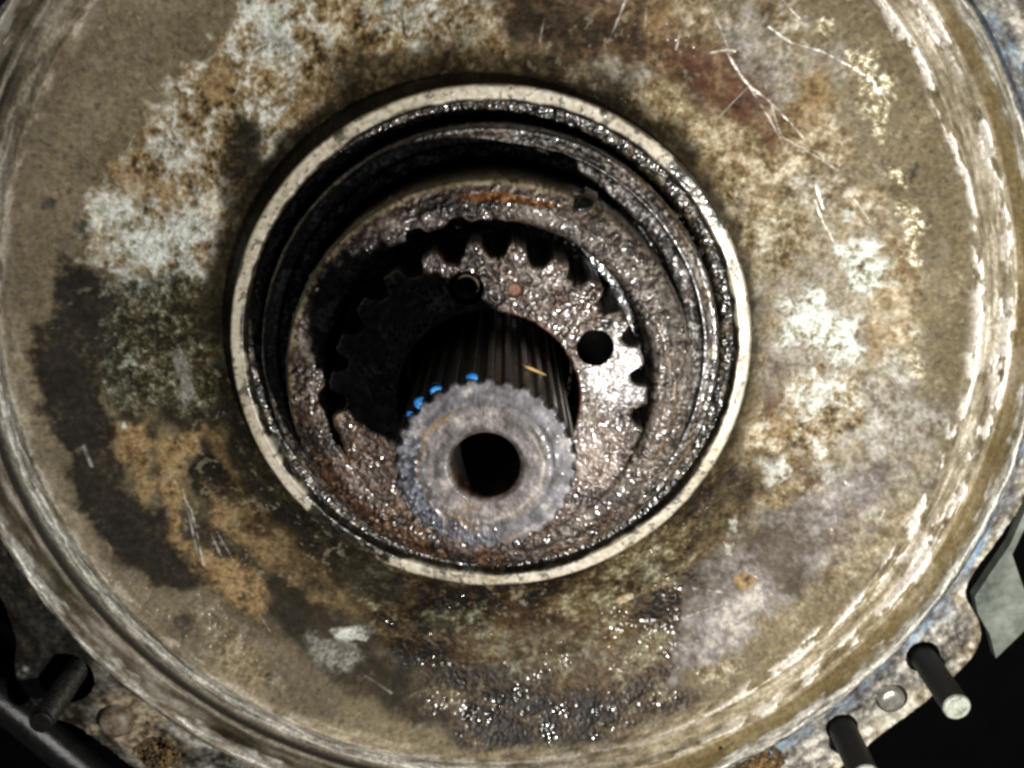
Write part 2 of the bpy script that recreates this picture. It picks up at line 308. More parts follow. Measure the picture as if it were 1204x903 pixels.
# layout of the stains and painted ring shadow, scratches and fittings, in the casting's own plane (origin on the shaft axis)
DISH_PROFILE = [(306, -14), (318, -30), (340, -44), (400, -54), (450, -52), (500, -40), (545, -20), (566, -9), (575, -3), (582, -4), (597, 3), (603, 9), (609, 10), (614, 20), (620, 36), (624, 41), (628, 41), (634, 34), (640, 20)]
STAINS = [
('grime',[(-305,-224),(-410,-178),(-490,-212),(-417,-333),(-282,-427),(-126,-525),(69,-579),(272,-523),(358,-428),(312,-275),(204,-350),(-22,-401),(-203,-374)],52,30,60,0.45,0.0),
('brown',[(352,410),(457,408),(537,260),(546,155),(504,212),(427,322)],52,40,60,0.15,0.0),
('grime',[(-514,339),(-474,390),(-421,391),(-480,304),(-545,164)],32.5,20,40,0.35,0.1),
('tanmott',[(22,393),(173,394),(329,393),(364,340),(409,275),(438,189),(473,130),(506,49),(519,-35),(492,-169),(457,-219),(356,-274),(290,-287),(295,-212),(316,-80),(311,31),(267,162),(205,239),(137,294),(60,321)],18.2,22,40,0.95,0.1),
('corr',[(-473,154),(-440,193),(-389,265),(-356,311),(-319,348),(-266,410),(-15,411),(41,357),(22,326),(-130,307),(-189,275),(-240,228),(-283,179),(-307,120),(-318,70),(-386,71),(-464,85)],7.8,16,26,1,0.05),
('greymott',[(-473,86),(-318,75),(-288,114),(-272,189),(-293,33),(-286,-73),(-360,-108),(-403,-107),(-482,-88),(-492,5)],10.4,14,25,0.95,0.1),
('orange',[(-323,316),(-300,339),(-280,325),(-282,297),(-305,285),(-326,291)],6.5,8,14,0.85,0.25),
('orange',[(-439,218),(-406,207),(-369,192),(-377,162),(-416,167),(-446,186)],6.5,8,14,0.75,0.3),
('orange',[(-238,293),(-189,307),(-140,316),(-130,303),(-199,275),(-240,256)],7.8,10,14,0.5,0.4),
('white',[(-457,169),(-424,176),(-372,167),(-325,176),(-318,146),(-339,118),(-379,88),(-436,81),(-465,108)],23.4,28,24,0.9,0.6),
('white',[(-273,388),(-222,402),(-221,343),(-249,313),(-264,343)],7.8,14,14,0.8,0.4),
('white',[(-147,393),(-100,398),(-53,380),(-72,357),(-129,366)],10.4,14,14,0.55,0.5),
('white',[(-393,241),(-362,264),(-357,216),(-383,202)],7.8,10,12,0.6,0.5),
('darkoil',[(-287,264),(-266,257),(-267,213),(-288,198),(-311,205)],7.8,8,14,0.8,0.15),
('darkoil',[(-244,357),(-220,355),(-221,339),(-255,337)],6.5,6,10,0.5,0.3),
('darkoil',[(-169,321),(-101,330),(-34,335),(41,317),(118,312),(176,276),(231,233),(216,178),(156,230),(79,272),(4,288),(-62,288),(-129,269),(-170,293)],10.4,9,22,0.95,0.08),  # oil above the seat ring, darkened to deepen the ring's shadow
('darkoil',[(-129,287),(-62,305),(-72,300),(-148,263),(-217,216),(-270,148),(-308,81),(-314,20),(-359,9),(-336,88),(-299,174),(-240,246),(-184,286)],10.4,8,22,0.95,0.03),  # oil crescent that also paints the seat ring's cast shadow
('grime',[(-15,402),(60,402),(136,384),(204,349),(254,312),(215,303),(118,330),(22,339)],23.4,20,30,0.55,0.1),
('darkoil',[(-164,328),(-120,334),(-16,341),(22,328),(70,311),(22,300),(-72,300),(-129,281),(-174,298)],11.7,10,20,0.8,0.1),
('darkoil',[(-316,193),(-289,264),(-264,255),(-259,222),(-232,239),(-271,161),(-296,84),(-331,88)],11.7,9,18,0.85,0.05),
('brown',[(13,402),(135,402),(202,376),(281,340),(318,293),(296,256),(245,289),(156,326),(70,330),(22,362)],10.4,16,24,0.95,0.15),
('darkoil',[(22,398),(117,398),(141,362),(80,336),(27,353)],20.8,18,26,0.8,0.15),
('rust',[(204,340),(262,338),(317,307),(330,265),(318,232),(276,265),(230,298)],18.2,18,24,0.8,0.2),
('tanlight',[(60,317),(118,323),(176,317),(246,275),(298,227),(310,179),(279,170),(226,238),(156,285)],10.4,14,20,0.8,0.35),
('greyed',[(245,376),(295,380),(336,340),(360,294),(334,275),(292,321)],10.4,12,18,0.6,0.3),
('greyed',[(341,340),(375,349),(400,331),(391,308),(353,317)],6.5,8,14,0.7,0.2),
('orange',[(169,389),(212,385),(213,358),(175,362)],9.1,8,14,0.5,0.3),
('orange',[(335,312),(371,317),(393,289),(374,256),(339,275)],9.1,10,14,0.6,0.3),
('orange',[(359,340),(388,322),(383,294),(359,303)],9.1,10,14,0.3,0.3),
('tanlight',[(235,202),(299,193),(384,158),(388,107),(327,79),(268,115)],11.7,14,20,0.75,0.4),
('white',[(350,202),(385,198),(392,173),(358,168)],7.8,10,12,0.5,0.5),
('brown',[(302,121),(386,138),(420,97),(392,60),(327,74)],11.7,14,18,0.5,0.4),
('greyed',[(359,143),(409,153),(432,76),(388,107)],9.1,10,16,0.4,0.3),
('tanlight',[(279,180),(373,168),(465,119),(506,49),(510,-36),(446,-75),(333,-16),(302,82)],33.8,26,34,0.6,0.2),
('greyed',[(444,-42),(526,-66),(546,-159),(496,-255),(439,-287),(444,-175)],33.8,22,30,0.5,0.25),
('tanlight',[(451,-130),(528,-142),(514,-251),(420,-333),(358,-386),(399,-315),(466,-228)],23.4,18,26,0.55,0.3),
('greyed',[(327,79),(388,107),(442,76),(481,-28),(471,-128),(412,-155),(339,-72),(319,8)],28.6,24,30,0.55,0.2),
('greyed',[(481,-28),(527,-23),(526,-120),(485,-214),(448,-242),(451,-130)],23.4,20,26,0.5,0.3),
('white',[(407,-161),(437,-153),(454,-174),(425,-194)],7.8,9,10,0.5,0.4),
('darkoil',[(302,82),(333,68),(321,-14),(319,-105),(296,-30)],15.6,12,18,0.45,0.2),
('brown',[(375,-109),(436,-131),(414,-178),(367,-202)],10.4,12,14,0.5,0.3),
('darkoil',[(394,-132),(424,-114),(429,-129),(400,-149)],3,5,7,0.6,0.1),
('white',[(412,118),(432,128),(467,124),(476,78),(456,56),(432,71)],7.8,12,16,1,0.35),
('white',[(349,4),(356,51),(376,71),(401,60),(411,29),(442,24),(455,-8),(432,-28),(394,-14)],9.1,16,18,1,0.35),
('white',[(411,163),(428,162),(428,146),(415,146)],3,3,8,0.8,0.1),
('corr',[(358,-40),(401,-31),(454,-41),(469,-106),(417,-160),(372,-132)],10.4,14,16,0.9,0.2),
('white',[(370,-57),(424,-51),(437,-80),(391,-98)],6.5,10,10,0.75,0.4),
('white',[(336,-159),(373,-144),(381,-178),(356,-196)],6.5,8,9,0.7,0.3),
('white',[(478,4),(514,-25),(503,-59),(477,-28)],6.5,10,10,0.45,0.4),
('greyed',[(536,-75),(562,-71),(555,-99),(538,-102)],6.5,6,10,0.6,0.2),
('orange',[(457,24),(481,26),(483,-28),(464,-29)],6.5,8,10,0.5,0.3),
('brown',[(340,-17),(362,-24),(362,-85),(342,-107),(324,-48)],7.8,10,14,0.6,0.3),
('brown',[(315,-176),(350,-190),(334,-274),(312,-275)],7.8,8,12,0.5,0.3),
('orange',[(346,-96),(380,-103),(377,-126),(349,-125)],6.5,8,10,0.6,0.3),
('darkstain',[(-506,103),(-481,96),(-466,82),(-457,61),(-475,4),(-477,-88),(-464,-104),(-472,-133),(-461,-184),(-443,-218),(-408,-226),(-401,-281),(-368,-332),(-389,-333),(-427,-323),(-465,-290),(-496,-246),(-522,-198),(-526,-173),(-522,-148),(-532,-114),(-551,-83),(-546,-47),(-549,-8),(-545,24),(-523,38)],6.5,8,14,1,0),
('darkstain',[(-464,-95),(-364,-94),(-287,-95),(-294,-174),(-258,-207),(-305,-224),(-358,-196),(-381,-155),(-404,-109),(-431,-120),(-464,-106)],13,14,20,0.9,0.05),
('darkstain',[(-433,-109),(-425,-131),(-427,-193),(-418,-222),(-406,-275),(-375,-283),(-384,-305),(-346,-352),(-303,-379),(-282,-394),(-205,-467),(-114,-526),(-69,-540),(-23,-558),(-46,-513),(-115,-461),(-171,-412),(-203,-374),(-258,-336),(-311,-301),(-349,-252),(-398,-224),(-394,-178),(-416,-132)],13,10,20,0.9,0.04),
('darkoil',[(-370,-149),(-347,-142),(-335,-165),(-341,-202),(-365,-214),(-388,-196),(-385,-166)],5.2,5,10,1,0.1),
('orange',[(-469,-106),(-432,-100),(-427,-131),(-431,-204),(-445,-211),(-461,-162)],7.8,9,14,0.95,0.15),
('orange',[(-425,-131),(-363,-114),(-362,-131),(-384,-155),(-394,-213),(-408,-263),(-416,-223),(-427,-190)],7.8,9,14,0.95,0.15),
('orange',[(-362,-200),(-337,-208),(-304,-214),(-266,-228),(-214,-283),(-199,-336),(-180,-369),(-214,-364),(-258,-336),(-311,-298),(-349,-252)],11.7,12,18,0.9,0.25),
('orange',[(-402,-269),(-369,-281),(-322,-304),(-292,-348),(-301,-379),(-346,-354),(-386,-307)],7.8,9,14,0.9,0.2),
('orange',[(-360,-108),(-337,-118),(-317,-176),(-308,-200),(-324,-195),(-348,-148)],5.2,5,10,0.8,0.1),
('greyed',[(-395,-18),(-378,-8),(-368,-41),(-368,-74),(-385,-91),(-395,-78),(-385,-53)],3,4,10,0.8,0.05),
('brown',[(-412,408),(-429,374),(-450,330),(-440,339),(-411,383)],10.4,8,20,0.0,0.2),
('white',[(-216,-401),(-182,-393),(-159,-390),(-155,-406),(-171,-415),(-205,-413)],3,4,9,1,0.1),
('white',[(-462,-104),(-456,-104),(-455,-110),(-462,-113)],2,2,5,0.9,0),
('greyed',[(-249,-402),(-193,-414),(-171,-441),(-205,-457),(-239,-438)],7.8,8,12,0.6,0.3),
('darkoil',[(-411,-360),(-391,-361),(-385,-379),(-402,-386),(-413,-376)],5.2,4,8,0.8,0.1),
('darkoil',[(-304,-446),(-287,-448),(-287,-470),(-301,-468)],2,3,7,0.9,0.1),
('tanlight',[(-397,-326),(-325,-390),(-282,-459),(-313,-485),(-377,-413)],11.7,10,16,0.4,0.3),
('grime',[(-272,180),(-316,109),(-349,4),(-354,-107),(-338,-226),(-269,-336),(-170,-400),(-112,-346),(-250,-162),(-259,13)],23.4,16,30,0.75,0.05),
('grime',[(-168,339),(-92,348),(-16,357),(60,339),(127,326),(196,275),(247,219),(266,154),(237,144),(156,240),(22,277),(-110,267),(-199,256)],20.8,18,30,0.75,0.1),
('wet',[(-306,-231),(-268,-195),(-200,-208),(-138,-255),(-64,-290),(23,-293),(109,-273),(172,-231),(223,-173),(282,-95),(330,-177),(312,-275),(287,-336),(294,-371),(278,-428),(250,-463),(261,-503),(160,-547),(69,-572),(-23,-563),(-92,-501),(-126,-443),(-171,-406),(-180,-368),(-214,-283)],19.5,24,34,1,0.0),
('darkoil',[(-289,13),(-286,-73),(-261,-162),(-221,-208),(-152,-281),(-89,-345),(-124,-374),(-201,-336),(-283,-236),(-318,-188),(-340,-107),(-334,-16)],7.8,6,18,0.85,0.12),
('wetgreen',[(-90,-373),(-11,-365),(0,-401),(-80,-407)],9.1,8,10,0.7,0.3),
('wetgreen',[(-22,-407),(137,-400),(161,-448),(23,-474)],13,14,14,0.6,0.35),
('wetgreen',[(184,-295),(222,-284),(235,-304),(202,-330)],7.8,8,10,0.7,0.2),
('tanlight',[(161,-354),(183,-345),(188,-354),(166,-365)],2,2,5,1,0),
('brown',[(-92,-450),(138,-504),(206,-446),(158,-348),(23,-351)],18.2,18,20,0.3,0.5),
('grime',[(292,-95),(346,-154),(356,-274),(326,-345),(272,-396),(249,-349)],20.8,20,24,0.55,0.1),
('greysheet',[(279,-293),(300,-275),(353,-232),(415,-195),(463,-157),(486,-138),(512,-160),(499,-211),(458,-262),(410,-324),(364,-358),(327,-412),(273,-445),(240,-464),(256,-391)],13,16,30,1,0.03),
('orange',[(316,-321),(331,-313),(347,-321),(341,-335),(324,-336)],3,3,7,0.95,0),
('tanmott',[(457,-219),(504,-210),(514,-251),(459,-305),(420,-333),(419,-290)],11.7,12,18,0.6,0.3),
('tanlight',[(267,-451),(316,-429),(332,-442),(283,-464)],5.2,6,9,0.7,0.2),
('white',[(303,-275),(314,-275),(312,-289),(305,-289)],2,2,5,0.8,0.1),
('white',[(307,-240),(315,-232),(317,-256),(308,-260)],2,3,5,0.5,0.1),
('purple',[(507,111),(526,123),(535,73),(518,61)],10.4,8,12,0.4,0.3),
('scuff',[(398,340),(417,340),(432,318),(448,286),(445,267),(419,294)],6.5,9,9,0.9,0.35),
('scuff',[(418,285),(449,267),(452,233),(429,257)],6.5,9,8,0.6,0.5),
('scuff',[(477,172),(494,171),(502,147),(502,101),(490,110)],5.2,8,8,0.9,0.35),
('scuff',[(458,214),(472,205),(479,190),(460,201)],3,5,6,0.9,0.2),
('scuff',[(508,6),(528,-34),(519,-51),(501,-16)],5.2,7,8,0.5,0.4),
('scuff',[(359,371),(374,374),(378,360),(362,360)],3,5,6,0.6,0.3),
('spot',[(-515,174),(-505,178),(-498,175),(-503,166),(-513,165)],2,2,5,1,0),
('spot',[(-487,148),(-476,154),(-470,149),(-478,129),(-489,128)],3,3,6,0.7,0),
('spot',[(-443,283),(-437,282),(-439,275),(-444,275)],2,2,5,0.7,0),
('spot',[(-473,217),(-466,218),(-467,209),(-474,208)],2,2,5,0.7,0),
('spot',[(481,210),(483,220),(487,214),(482,196),(477,198)],1.5,1.5,5,0.9,0)]
SCRATCHES = [
([(-291.1,290.7),(-277.5,315.9),(-264.1,340.6),(-252.2,346.1)],1.6,0.7),
([(-100.3,393.1),(-97.8,375.2),(-96.2,357.2)],1.8,-0.8),
([(240.7,393.5),(260.5,357.7),(269.5,337.7)],1.0,0.5),
([(248.5,337.7),(267.3,341.4),(275.1,339.6)],1.5,0.9),
([(266.6,337.7),(284.8,312.0),(295.2,300.8),(313.5,288.7),(344.9,260.4),(363.2,241.3)],1.5,1),
([(283.0,310.1),(297.2,299.9)],1.2,0.6),
([(295.2,300.8),(320.3,265.1),(346.1,224.8)],1.3,0.7),
([(293.3,300.8),(277.0,283.9),(260.8,267.2)],1.2,0.6),
([(309.7,365.0),(335.4,348.8),(368.2,339.8),(401.1,323.7),(425.0,308.4),(446.2,283.7)],1.4,0.9),
([(320.6,393.2),(341.0,373.8)],1.2,0.8),
([(149.8,393.4),(143.8,375.6),(131.9,348.5)],1.3,0.6),
([(60.2,373.6),(54.7,348.4)],1.2,0.4),
([(173.7,384.6),(173.0,357.6)],1.1,0.4),
([(212.8,361.3),(209.1,341.3)],1.6,0.7),
([(312.4,302.7),(334.5,246.0),(362.1,231.7),(403.4,207.6)],1.1,0.5),
([(347.0,236.4),(391.9,225.1)],1.1,0.5),
([(378.5,192.7),(391.2,162.9)],1.8,1),
([(380.3,172.8),(392.8,145.8),(402.0,132.7),(414.6,107.2)],2.0,0.9),
([(426.1,173.4),(453.7,139.0)],1.4,0.6),
([(476.3,203.2),(462.5,209.4)],1.5,0.5),
([(-409.4,-171.9),(-387.2,-225.0),(-375.4,-300.3)],1.2,0.8),
([(-395.4,-195.4),(-383.0,-282.5)],1.4,0.7),
([(-357.1,-255.3),(-338.3,-297.9)],1.3,0.7),
([(-365.0,-258.8),(-351.9,-294.4)],1.1,0.5),
([(-308.6,-371.4),(-287.7,-410.8)],1.2,0.6),
([(-505.8,-128.5),(-498.4,-154.7)],2.4,0.35),
([(264.9,-339.0),(304.1,-343.7)],1.3,0.8),
([(249.9,-383.3),(304.5,-358.6)],1.2,0.4),
([(494.5,-212.2),(486.0,-235.4)],1.5,0.4),
([(-15.5,357.3),(-1.3,339.3)],1.2,0.3),
([(-404.9,250.6),(-419.1,226.8)],1.2,0.3),
([(-171.6,-464.4),(-137.6,-488.1)],1.5,0.4)]
FLANGE_OUT = [(692.5,121.7),(679.0,-29.3),(652.3,-147.6),(646.4,-183.4),(627.5,-224.3),(604.0,-266.1),(590.4,-299.1),(593.9,-317.0),(609.0,-333.9),(620.8,-357.0),(622.0,-381.6),(611.3,-406.5),(593.6,-429.1),(572.6,-454.5),(533.0,-493.0),(502.8,-521.8),(462.4,-565.5),(410.2,-615.6),(311.6,-677.9),(140.1,-741.7),(23.3,-763.2),(-151.3,-726.5),(-320.5,-655.4),(-429.5,-600.1),(-481.5,-559.6),(-513.6,-527.8),(-541.4,-501.5),(-572.7,-487.2),(-598.9,-470.4),(-610.3,-442.4),(-612.3,-411.0),(-602.7,-373.9),(-609.6,-325.3),(-628.0,-272.0),(-646.6,-191.6),(-655.6,-60.7),(-643.1,72.1),(-609.6,214.9),(-551.7,347.7),(-440.6,511.0),(-225.3,646.4),(21.9,696.7),(269.6,647.7),(495.0,513.0),(616.7,349.4)]
HOLES = [(549.1,-396.4,22),(456.3,-503.3,21),(-545.0,-426.1,36),(-440.3,-539.8,26)]
STUDS = [(549.1,-396.4),(456.3,-503.3),(-543.8,-433.7)]
PIN = (512.4,-453.5)
BOLT = (-486.5,-486.7)
SEAT_GRIME = [(222,242,1.0),(28,47,0.95),(64,66,0.9),(122,123.5,0.9),(188,190,0.8),(305,308,0.5),(255,262,0.6)]
HUB_SLOT = (100.3,193.5)
PLATE_HOLES = [(107.8,55.9,19),(-21.8,117.2,17.5)]
DIMPLE = (27.0,115.5)
BLUE_GLINTS = [(2.357,338,4.6,72.7),(2.061,338,4.9,73.1),(1.777,338,4.3,72.1),(2.58,338,3.2,73.2)]
STRAW_PTS = [(26.2,78.2,293.0),(33.0,76.2,297.0),(39.8,73.3,295.0),(46.7,69.8,294.0),(53.7,65.3,290.0)]
PLATE = [(679.8,-278.2),(660.8,-318.1),(643.4,-356.1),(651.5,-381.8),(671.9,-413.0),(685.3,-450.0),(746.8,-369.0),(770.8,-340.9),(707.8,-344.7),(684.3,-293.1),(706.3,-217.3),(696.7,-212.5)]
HOSE_PTS = [(-719.5,-379.8,20),(-662.8,-429.7,20),(-615.4,-478.1,20),(-568.6,-534.4,18),(-522.8,-594.3,10),(-460.3,-702.2,-10)]
GRIT_AT = [(337.4,-551.9),(-440.3,-539.8)]

# ---------------------------------------------------------------- ground far below
V = np.array([(-3000, -3000, -420), (3000, -3000, -420), (3000, 3000, -420), (-3000, 3000, -420)])*S
fl = link_mesh('ground', np_mesh('ground', V, np.array([[0, 1, 2, 3]]), False), None, FLOOR); fl['kind'] = 'structure'

# ---------------------------------------------------------------- housing
housing = thing('bell_housing', 'large round dished metal housing with peeling tan paint, white corrosion and black oil stains', 'machine housing', (0, 0, -90))
DISH = DISH_PROFILE
def paint_dish(P, x, y, z, r, t, s):
    c, ro, me, g, k, l = M_paint(x, y); P.mix(np.ones(len(x)), c, ro, me, g, k, l)
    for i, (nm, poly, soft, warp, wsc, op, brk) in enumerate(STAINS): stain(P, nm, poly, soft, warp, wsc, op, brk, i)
    # scattered small flecks
    f = sstep(.80, .9, fbm(x, y, 9, 3, 401))*sstep(.35, .7, fbm(x, y, 120, 2, 402))*(r < 560)
    P.mix(f*.22, lin('#c9c0a4')[None], .5, 0, .5, 0, 1.0)
    # grime ring right beside the seat
    gr = (1-sstep(310, 330, r+(fbm(x, y, 20, 3, 404)-.5)*22))
    c, ro, me, g, k, l = M_darkoil(x, y); P.mix(gr*.8, c, ro, me, g, k, l)
    # concentric turned bands near the rim
    ang = t*590
    streak = fbm(ang*.09, r, 5.5, 3, 410); st2 = fbm(ang*.16, r*1.2, 3.2, 3, 411); big = fbm(ang, r*.5, 150, 3, 412)
    c, ro, me, g, k, l = _mott(ang*.25, r, -.08, [(.05, '#3a3122'), (.3, '#6c624c'), (.5, '#857c66'), (.7, '#a09885'), (.95, '#c8c3b4')], 2.0)
    bm = sstep(556, 572, r+(big-.5)*16)
    P.mix(bm*.6, c, .45, .1, .4, 0, l)
    lt = np.cos(t+.05)                                    # worn metal, with the lamp's highlight on the +x side painted in
    side = sstep(.35, .85, lt)
    right = .25+.75*side
    bright = lin('#e6ded1')[None]
    wv = 4+6*fbm(ang, r*.3, 70, 2, 413); w1 = np.exp(-((r-574-(big-.5)*14)/(wv*.75))**2); w2 = np.exp(-((r-602-(big-.5)*7)/wv)**2)
    tear = sstep(.42, .52, .5*fbm(ang*.5, r*1.3, 12, 5, 414)+.25*streak+.25*big)
    P.mix(np.clip(w1*1.5, 0, 1)*tear*right*.95, bright, .42, .35, .5, 0, 1.0)
    P.mix(np.clip(w2*1.6, 0, 1)*tear*right*.95, bright, .42, .35, .5, 0, 1.0)
    w3 = ((r > 577) & (r < 599))*sstep(.5, .66, streak)
    P.mix(w3*.3*right, lin('#b9b09c')[None], .38, .45, .5, 0, .6)
    # worn grey band on the lower left
    ll = sstep(.2, .8, np.cos(t-math.radians(218)))*sstep(574, 579, r)*(1-sstep(592, 598, r+(st2-.5)*6))
    P.mix(ll*.8, ramp(.5*streak+.5*st2, [(.2, '#3c3a33'), (.45, '#85827a'), (.7, '#b0aea6'), (.9, '#d8d5cc')]), .42, .2, .5, 0, (st2-.5)*3)
    gv = np.exp(-((r-600)/4.5)**2)*sstep(.1, .6, np.cos(t-math.radians(215)))
    P.mix(np.clip(gv*1.2, 0, 1), lin('#1c1811')[None], .6, 0, .3, 0, -2.5)
    # tan strip, then pale chipped lip
    P.mix(sstep(604, 610, r)*(1-sstep(616, 621, r))*np.where(x > -80, .6, .9), np.where((x > -80)[:, None], ramp(streak, [(.2, '#7a6846'), (.6, '#8f7d54'), (.9, '#a3946c')]), ramp(streak, [(.2, '#25211a'), (.5, '#4e483b'), (.75, '#7d776a'), (.92, '#a8a398')])), .5, 0, .3, 0, 0)
    lip = sstep(617, 620, r+(st2-.5)*6)*(1-sstep(627, 631, r))
    P.mix(lip*np.clip(.3+.6*sstep(.35, .6, streak)+.5*sstep(.5, .95, np.cos(t+.85)), 0, 1), ramp(st2, [(.2, '#7d7a70'), (.6, '#bdbab0'), (.9, '#e2e0d8')]), .4, .2, .5, 0, (st2-.5)*2)
    out = sstep(626, 631, r)
    c = ramp(.5*fbm(ang*.3, r, 14, 4, 420)+.5*fbm(x, y, 5, 3, 421), [(.15, '#1e1a16'), (.4, '#4a443e'), (.6, '#6f6e70'), (.8, '#9aa1a8')])
    bl = sstep(.5, .68, fbm(ang*.4, r, 30, 3, 422))[:, None]*.5*(x > 0)[:, None]; c = c*(1-bl)+lin('#56708a')*bl
    P.mix(out, c, .45, .15, .6, .2, (st2-.5)*3)
    # single scratches
    for i, (pts, w, sgn) in enumerate(SCRATCHES):
        p = np.array(pts); idx = np.nonzero((x > p[:, 0].min()-6) & (x < p[:, 0].max()+6) & (y > p[:, 1].min()-6) & (y < p[:, 1].max()+6))[0]
        if idx.size == 0: continue
        xx, yy = x[idx], y[idx]; d = linedist(xx, yy, pts)+(fbm(xx, yy, 9, 2, 500+i)-.5)*1.2
        m = (1-sstep(w*.2, w*1.0, d))*np.clip(1.5*fbm(xx, yy, 16, 3, 520+i)-.05, 0, 1)*abs(sgn)
        if sgn > 0: P.mix(m, lin('#e6e3da')[None], .3, .3, .3, 0, .3, idx)
        else: P.mix(m, lin('#26211a')[None], .5, 0, .3, 0, -1.0, idx)
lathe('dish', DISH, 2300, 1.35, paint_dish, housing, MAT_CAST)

# flange round the rim with its cast outline
fo = np.array(FLANGE_OUT); fth = np.unwrap(np.arctan2(fo[:, 1], fo[:, 0])); frr = np.hypot(fo[:, 0], fo[:, 1])
od = np.argsort(fth % (2*np.pi)); fth = (fth % (2*np.pi))[od]; frr = frr[od]
def flange_r(T): return np.interp(T % (2*np.pi), np.concatenate([fth-2*np.pi, fth, fth+2*np.pi]), np.tile(frr, 3))
def flange_mod(R, Z, T):
    ro = flange_r(T); ro = (ro+np.roll(ro, 2, 1)+np.roll(ro, -2, 1)+np.roll(ro, 4, 1)+np.roll(ro, -4, 1))/5
    q = (R-639)/(700-639); R2 = 639+q*(ro-639)
    for hx, hy, hr in HOLES:                               # snap the skin to the hole edges
        X = R2*np.cos(T); Y = R2*np.sin(T); d = np.hypot(X-hx, Y-hy); m = (d < hr) & (d > hr-3.5) & (Z > 15)
        k = np.where(m, hr/np.maximum(d, 1e-6), 1); X = hx+(X-hx)*k; Y = hy+(Y-hy)*k
        R2 = np.hypot(X, Y); T = np.where(m, np.arctan2(Y, X), T)
    return R2, Z, T
def paint_flange(P, x, y, z, r, t, s):
    ang = t*660
    n = .35*fbm(x, y, 40, 4, 601)+.35*fbm(ang*.35, r, 9, 4, 602)+.3*fbm(x, y, 5, 3, 603)
    n = np.clip((n-.5)*1.5+.5, 0, 1)
    c = ramp(n, [(.1, '#26231f'), (.32, '#545049'), (.5, '#75726c'), (.66, '#9c988e'), (.85, '#cac5b8')])
    P.mix(np.ones(len(x)), c, .45, .1, .6, .05, (n-.5)*3)
    ro = flange_r(t); e = sstep(-34, -8, r-ro+(fbm(x, y, 18, 3, 606)-.5)*26)
    P.mix(e*.8*(x > 0), ramp(fbm(x, y, 10, 4, 604), [(.15, '#5f533f'), (.42, '#9b907a'), (.65, '#c4bca8'), (.9, '#ece8dc')]), .5, .1, .6, 0, (n-.5)*3)
    b = (1-sstep(644, 664, r+(fbm(x, y, 24, 3, 607)-.5)*30))*(x > 0)
    P.mix(b*.75, ramp(fbm(ang*.4, r, 9, 4, 605), [(.2, '#38393c'), (.5, '#666c74'), (.75, '#8ba0b4'), (.93, '#7a98b2')]), .4, .2, .5, .1, 0)
    # the left side is black with oil
    ol = sstep(.1, .55, -np.cos(t+.5)*1.0+(fbm(x, y, 45, 4, 608)-.5)*1.0)*(x < 0)
    ol = np.maximum(ol, sstep(-420, -560, x)*sstep(.25, .5, fbm(x, y, 30, 4, 611)+.18))
    cd, rr, me, g, k, l = M_darkoil(x, y); P.mix(ol*.93, cd*.8, .35, me, .6, .4, l)
    pb = sstep(.45, .6, fbm(x, y, 20, 4, 609))*np.exp(-(((x+470)/60)**2+((y+495)/45)**2))*1.6
    P.mix(np.clip(pb, 0, .85), ramp(fbm(x, y, 6, 3, 610), [(.2, '#5d4d36'), (.5, '#96866a'), (.8, '#bbae95')]), .6, 0, .5, 0, 1.5)
lathe('flange', [(639, 20), (697, 20), (700, 17), (700, -40)], 2100, 1.9, paint_flange, housing, MAT_CAST, rmod=flange_mod, k=1,
      drop=lambda X, Y, Z: np.any([(np.hypot(X-hx, Y-hy) < hr+.6) & (Z > 8) for hx, hy, hr in HOLES], axis=0))
for hx, hy, hr in HOLES:
    prim('bolt_hole', [((hx, hy, -38), hr*.5), ((hx, hy, -38), hr+1), ((hx, hy, 18.5), hr+1)][::-1], housing, DEEP, 32, True)
def stud(x, y, r, z1, thread, end):
    if thread:
        rings = []; z = -30.0; k = 0
        while z < z1-3: rings.append(((x, y, z), r if k % 2 else r*.84)); z += 3.1; k += 1
        rings += [((x, y, z1-2), r*.8)]
    else: rings = [((x, y, -30), r), ((x, y, z1-5), r), ((x, y, z1-4), r*1.0)]
    o = prim('stud', rings, housing, THREAD if thread else BLACKSTUD, 24, True, not thread)
    prim('stud_end', [((x, y, z1-5), r*.99), ((x, y, z1-1.5), r*.97), ((x, y, z1), r*.86)], o, end, 24)
    return o
stud(STUDS[0][0], STUDS[0][1], 16.5, 130, False, STEELEND)
stud(STUDS[1][0], STUDS[1][1], 18, 120, False, STEELEND)
stud(STUDS[2][0], STUDS[2][1], 15, 105, True, BLACK)
px_, py_ = PIN
prim('pin_hole', [((px_+4, py_-4.5, 20.4), 20.5), ((px_+4, py_-4.5, 21.2), 19.5)], housing, DEEP, 32)
pin = prim('dowel_pin', [((px_, py_, 21), 16.5), ((px_, py_, 30), 16.5), ((px_, py_, 33), 13.0), ((px_, py_, 34), 6)], housing, SHINY, 32)
bx_, by_ = BOLT
bolt = prim('bolt', [((bx_, by_, 19), 22), ((bx_, by_, 30), 21), ((bx_, by_, 36), 17), ((bx_, by_, 38), 11)], housing, RUSTB, 32)

